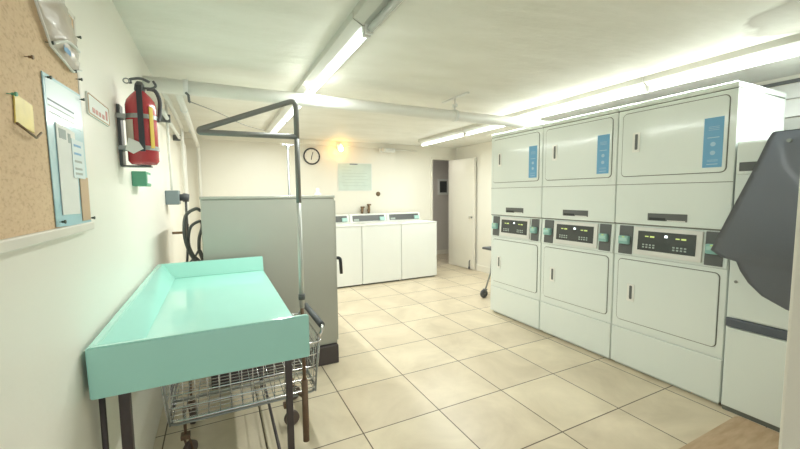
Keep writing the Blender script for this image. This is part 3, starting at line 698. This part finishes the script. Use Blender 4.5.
# ------------------------------------------------------------------ cabinet with slate cover at the right
t = thing('white_cabinet', (3.2, 0.8, 0), 'white metal cabinet with a slate band, right of the nearest stacked dryer', 'cabinet')
CX = 2.872
obj('body', box(B(), CX, 3.5, 0.42, 1.128, 0.02, 1.70, 0.006), 'enamel', t)
obj('lower_door', box(B(), CX-0.012, CX+0.002, 0.43, 1.118, 0.03, 0.545, 0.005), 'enamel', t)
bm = B(); box(bm, CX-0.022, CX+0.005, 0.425, 1.123, 0.552, 0.607, 0.006); obj('band', bm, 'band', t, 'slate blue horizontal band')
bm = B(); prism(bm, rrect(0.43, 1.118, 0.613, 1.12, 0.05), 'X', CX-0.014, CX+0.002, 0.004); up = obj('upper_door', bm, 'enamel', t)
bm = B(); lathe(bm, [(0.009, -0.004), (0.009, 0.0)], (CX-0.014, 1.085, 0.84), 'X', 12); obj('lock', bm, 'steel', up)
obj('control_strip', box(B(), CX-0.008, CX+0.002, 0.43, 1.12, 1.50, 1.69, 0.003), 'enamel', t)
obj('name_plate', box(B(), CX-0.011, CX-0.007, 0.80, 1.108, 1.520, 1.573, 0.002), 'darkgrey', t)
obj('toe_panel', box(B(), CX-0.004, CX+0.01, 0.43, 1.118, 0.0, 0.028), 'seam', t)
# slate vinyl sheet hanging in front, curved
def sheet():
    out = [(0.60, 1.716), (0.895, 1.718), (0.914, 1.712), (0.925, 1.69), (0.987, 1.506), (1.091, 1.229), (1.154, 1.055), (1.158, 1.045), (1.148, 1.035), (1.104, 1.006), (1.031, 0.990), (1.01, 0.938), (0.971, 0.876), (0.909, 0.815), (0.809, 0.766), (0.60, 0.72)]
    # rows between left and right outline at each height
    bm = B(); Z = sorted(set([0.72+(1.716-0.72)*k/20 for k in range(21)]+[p[1] for p in out if p[1] <= 1.716]))
    def edge(z_):
        best = None
        pts = out[1:]
        for (y0, z0), (y1, z1) in zip(pts[:-1], pts[1:]):
            lo, hi = min(z0, z1), max(z0, z1)
            if lo-1e-9 <= z_ <= hi+1e-9 and hi > lo:
                y = y0+(y1-y0)*((z_-z0)/(z1-z0)); best = y if best is None else max(best, y)
        return best if best else 0.6
    rows = []
    for z_ in Z:
        e = edge(z_); row = []
        for k in range(13):
            s = k/12; y = 0.60+(e-0.60)*s
            x = 2.70-0.10*(1-s)*math.sin(math.pi*min(1, max(0, (z_-0.70)/1.0)))
            row.append(bm.verts.new((x, y, z_)))
        rows.append(row)
    for i in range(len(Z)-1):
        for k in range(12):
            f = bm.faces.new((rows[i][k], rows[i][k+1], rows[i+1][k+1], rows[i+1][k])); f.smooth = True
    bmesh.ops.solidify(bm, geom=bm.faces[:], thickness=0.012)
    return bm
t = thing('vinyl_cover', (2.7, 0.85, 1.72), 'curved slate grey cover hanging from brackets in front of the white cabinet', 'cover')
obj('sheet', sheet(), 'sheet', t)
bm = B(); tube(bm, [(2.861, 0.66, 1.66), (2.66, 0.66, 1.66)], 0.010, 8); tube(bm, [(2.861, 0.84, 1.66), (2.68, 0.84, 1.66)], 0.010, 8); obj('bracket', bm, 'steel', t)

# cardboard mat
o = obj('cardboard_mat', prism(B(), [(1.98, 0.30), (2.84, 0.33), (2.852, 1.02), (2.82, 1.035), (2.2, 1.03), (2.05, 1.035)], 'Z', 0.0, 0.006, 0.001), 'card'); tag(o, 'brown cardboard mat on the floor in front of the white cabinet', 'mat')

# ------------------------------------------------------------------ top loading washers at the far wall
def make_washer(x0, label):
    y0 = 5.253
    t = thing('washing_machine', (x0+0.335, y0+0.33, 0), label, 'washing machine', 'washers along the back wall')
    obj('cabinet', box(B(), x0+0.003, x0+0.667, y0, 5.93, 0.025, 0.918, 0.006), 'enamel2', t)
    obj('foot_rail', box(B(), x0+0.03, x0+0.64, y0+0.03, 5.9, 0, 0.03), 'seam', t)
    obj('top', box(B(), x0+0.001, x0+0.669, y0-0.006, 5.84, 0.920, 0.942, 0.007), 'enamel2', t)
    bm = B(); prism(bm, rrect(x0+0.08, x0+0.59, y0+0.06, y0+0.45, 0.03), 'Z', 0.942, 0.955, 0.003); obj('lid', bm, 'enamel2', t)
    bm = B(); prism(bm, [(5.80, 0.942), (5.835, 1.068), (5.93, 1.075), (5.93, 0.92), (5.80, 0.92)], 'X', x0+0.004, x0+0.666, 0.006); con = obj('console', bm, 'enamel2', t)
    def face(x_0, x_1, z_0, z_1, th, m, nm, par):
        f = lambda z_: 5.80+(z_-0.942)*0.2778
        bm = B(); prism(bm, [(f(z_0)-th, z_0), (f(z_0)+.002, z_0), (f(z_1)+.002, z_1), (f(z_1)-th, z_1)], 'X', x_0, x_1); return obj(nm, bm, m, par)
    face(x0+0.05, x0+0.625, 0.955, 1.052, 0.003, 'darkgrey', 'control_panel', con)
    rd = face(x0+0.535, x0+0.625, 0.962, 1.02, 0.03, 'pale_teal', 'card_reader', con)
    face(x0+0.07, x0+0.16, 0.965, 0.995, 0.006, 'button', 'buttons', con)
    return t
w0 = make_washer(2.635, 'white top loading washer nearest the doorway')
w1 = copy_tree(w0); w1.location.x -= 0.672; w1['label'] = 'middle white top loading washer, under the valves'
w2 = copy_tree(w0); w2.location.x -= 1.344; w2['label'] = 'white top loading washer half hidden by the big grey machine'

# ------------------------------------------------------------------ things on the back wall
t = thing('wall_clock', (1.405, YB, 2.02), 'round white clock with black rim on the back wall', 'clock')
bm = B(); lathe(bm, [(0.132, 0), (0.135, -0.02), (0.125, -0.03), (0.113, -0.025), (0.11, -0.012)], (1.405, YB-0.0, 2.02), 'Y', 32); obj('rim', bm, 'black', t)
bm = B(); lathe(bm, [(0.114, -0.010), (0.114, -0.020)], (1.405, YB, 2.02), 'Y', 32); obj('face', bm, 'clockface', t)
bm = B(); tube(bm, [(1.405, YB-0.022, 2.02), (1.425, YB-0.022, 2.085)], 0.005, 6); obj('hand', bm, 'black', t)
bm = B(); tube(bm, [(1.405, YB-0.022, 2.02), (1.395, YB-0.022, 1.965)], 0.006, 6); obj('hand', bm, 'black', t)
bm = B()
for k in range(12):
    a_ = k*math.pi/6; tube(bm, [(1.405+0.095*math.sin(a_), YB-0.021, 2.02+0.095*math.cos(a_)), (1.405+0.106*math.sin(a_), YB-0.021, 2.02+0.106*math.cos(a_))], 0.002, 5)
obj('markings', bm, 'ink', t)
t = thing('poster', (2.13, YB, 1.7), 'pale green printed notice with dark heading on the back wall', 'poster')
obj('sheet', box(B(), 1.84, 2.43, YB-0.012, YB, 1.475, 1.925, 0.002), 'signgreen', t)
obj('border', prism(B(), rrect(1.825, 2.445, 1.462, 1.938, 0.01), 'Y', YB-0.008, YB), 'paper', t)
obj('heading', box(B(), 2.04, 2.18, YB-0.0135, YB-0.011, 1.905, 1.922), 'ink', t)
bm = B()
for k, (x0, x1) in enumerate(((1.9, 2.08), (1.9, 2.07), (1.9, 2.35), (1.9, 2.34), (1.95, 2.36), (1.9, 2.30), (1.92, 2.36))):
    box(bm, x0, x1, YB-0.0135, YB-0.0118, 1.86-k*0.052, 1.868-k*0.052)
obj('print', bm, 'signsoft', t)
# wall lamp with warm bulb
t = thing('wall_lamp', (1.85, YB, 2.2), 'small warm glowing bulb high on the back wall', 'lamp')
bm = B(); lathe(bm, [(0.05, 0), (0.05, -0.02), (0.03, -0.035)], (1.85, YB-0.045, 2.20), 'Y', 20); tube(bm, round_path([(1.85, YB-0.07, 2.2), (1.85, YB-0.16, 2.2), (1.85, YB-0.16, 2.215)], .03), 0.012, 8); obj('socket', bm, 'white', t)
bm = B(); lathe(bm, [(0.012, 2.205), (0.018, 2.19), (0.034, 2.165), (0.040, 2.14), (0.034, 2.115), (0.018, 2.10), (0.005, 2.095)], (1.85, YB-0.16, 0), 'Z', 18); obj('bulb', bm, 'bulb', t)
# valves above the washers
for k, (x, lab) in enumerate(((2.24, 'left brass tap on the wall above the middle washer'), (2.36, 'right brass tap with taller spout above the middle washer'))):
    t = thing('tap', (x, YB, 1.12), lab, 'tap', 'taps above the washers')
    bm = B(); tube(bm, [(x, YB, 1.13), (x, YB-0.06, 1.13)], 0.018, 8); tube(bm, round_path([(x, YB-0.05, 1.18+0.03*k), (x, YB-0.05, 1.13), (x-0.015, YB-0.07, 1.085)], .02), 0.024, 8); obj('body', bm, 'brass', t)
    bm = B(); tube(bm, [(x-0.035, YB-0.06, 1.185+0.04*k), (x+0.035, YB-0.06, 1.185+0.04*k)], 0.014, 8); obj('handle', bm, 'brass', t)
t = thing('wall_outlet', (2.556, YB, 1.41), 'small dark round outlet on the back wall right of the notice', 'outlet')
bm = B(); lathe(bm, [(0.04, 0), (0.04, -0.012), (0.03, -0.02), (0.015, -0.03)], (2.556, YB, 1.41), 'Y', 16); obj('plate', bm, 'brass', t)
t = thing('emergency_light', (2.75, YB, 2.17), 'small white emergency light unit under the ceiling on the back wall', 'light')
obj('housing', box(B(), 2.56, 2.86, YB-0.11, YB-0.045, 2.13, 2.205, 0.02), 'white', t)
obj('lens', lathe(B(), [(0.035, 0), (0.038, -0.02), (0.028, -0.04)], (2.62, YB-0.11, 2.167), 'Y', 16), 'clockface', t)
obj('conduit', tube(B(), [(2.86, YB-0.07, 2.175), (3.3, YB-0.07, 2.175)], 0.011, 8), 'pipe', t)
t = thing('added_corridor_lamp', (3.15, 6.75, 2.13), 'added unseen round lamp brightening the corridor beyond the doorway', 'lamp')  # invented lamp, out of view, added to lift the dark corridor
obj('shade', lathe(B(), [(0.10, 0.03), (0.12, 0.015), (0.10, -0.015), (0.04, -0.035)], (3.15, 6.75, 2.13), 'Z', 20), 'clockface', t)
ld = bpy.data.lights.new('corridor_fill_light', 'POINT'); ld.energy = 3.2; ld.color = (1, 0.97, 0.93); ld.shadow_soft_size = 0.05  # fill light for the corridor, carried by the added lamp
lo = bpy.data.objects.new('corridor_fill_light', ld); COL.objects.link(lo); lo.parent = t; lo.location = (0, 0, -0.1)
# picture in the corridor
t = thing('wall_picture', (4.68, 7.2, 1.4), 'small dark framed picture on the corridor wall beyond the doorway', 'picture')
bm = B(); prism(bm, rrect(4.55, 4.82, 1.38, 1.74, 0.01), 'Y', 7.175, 7.2); obj('frame', bm, 'enamel2', t)
obj('panel', box(B(), 4.59, 4.78, 7.172, 7.176, 1.43, 1.69), 'glassdark', t)

# ------------------------------------------------------------------ small cart behind the dryers
UC = t = thing('utility_cart', (3.45, 4.05, 0), 'small wheeled cart half hidden behind the farthest stacked dryer', 'cart')
obj('tray', box(B(), 3.20, 3.72, 3.82, 4.25, 0.655, 0.685, 0.008), 'rubber', t)
obj('lower_rack', box(B(), 3.30, 3.66, 3.87, 4.2, 0.32, 0.335, 0.004), 'steel', t)
for x, y, s in ((3.20, 3.86, 1), (3.20, 4.2, 1), (3.70, 3.86, -1), (3.70, 4.2, -1)):
    xt = x+0.14*s
    obj('leg', tube(B(), [(xt, y, 0.66), (x+0.11*s, y, 0.33), (x+0.02*s, y, 0.10)], 0.011, 8), 'steel', t)
    c = B(); tube(c, [(x+0.02*s, y-0.02, 0.12), (x, y-0.02, 0.05)], 0.007, 6); tube(c, [(x+0.02*s, y+0.02, 0.12), (x, y+0.02, 0.05)], 0.007, 6); box(c, x+0.02*s-0.02, x+0.02*s+0.02, y-0.027, y+0.027, 0.105, 0.118, 0.003)
    cs = obj('caster', c, 'darkgrey', t)
    obj('wheel', lathe(B(), [(0.035, -0.014), (0.055, -0.012), (0.058, 0), (0.055, 0.012), (0.035, 0.014)], (x, y, 0.058), 'Y', 20), 'rubber', cs)

UC.location.x -= 0.03; UC.location.y -= 0.34
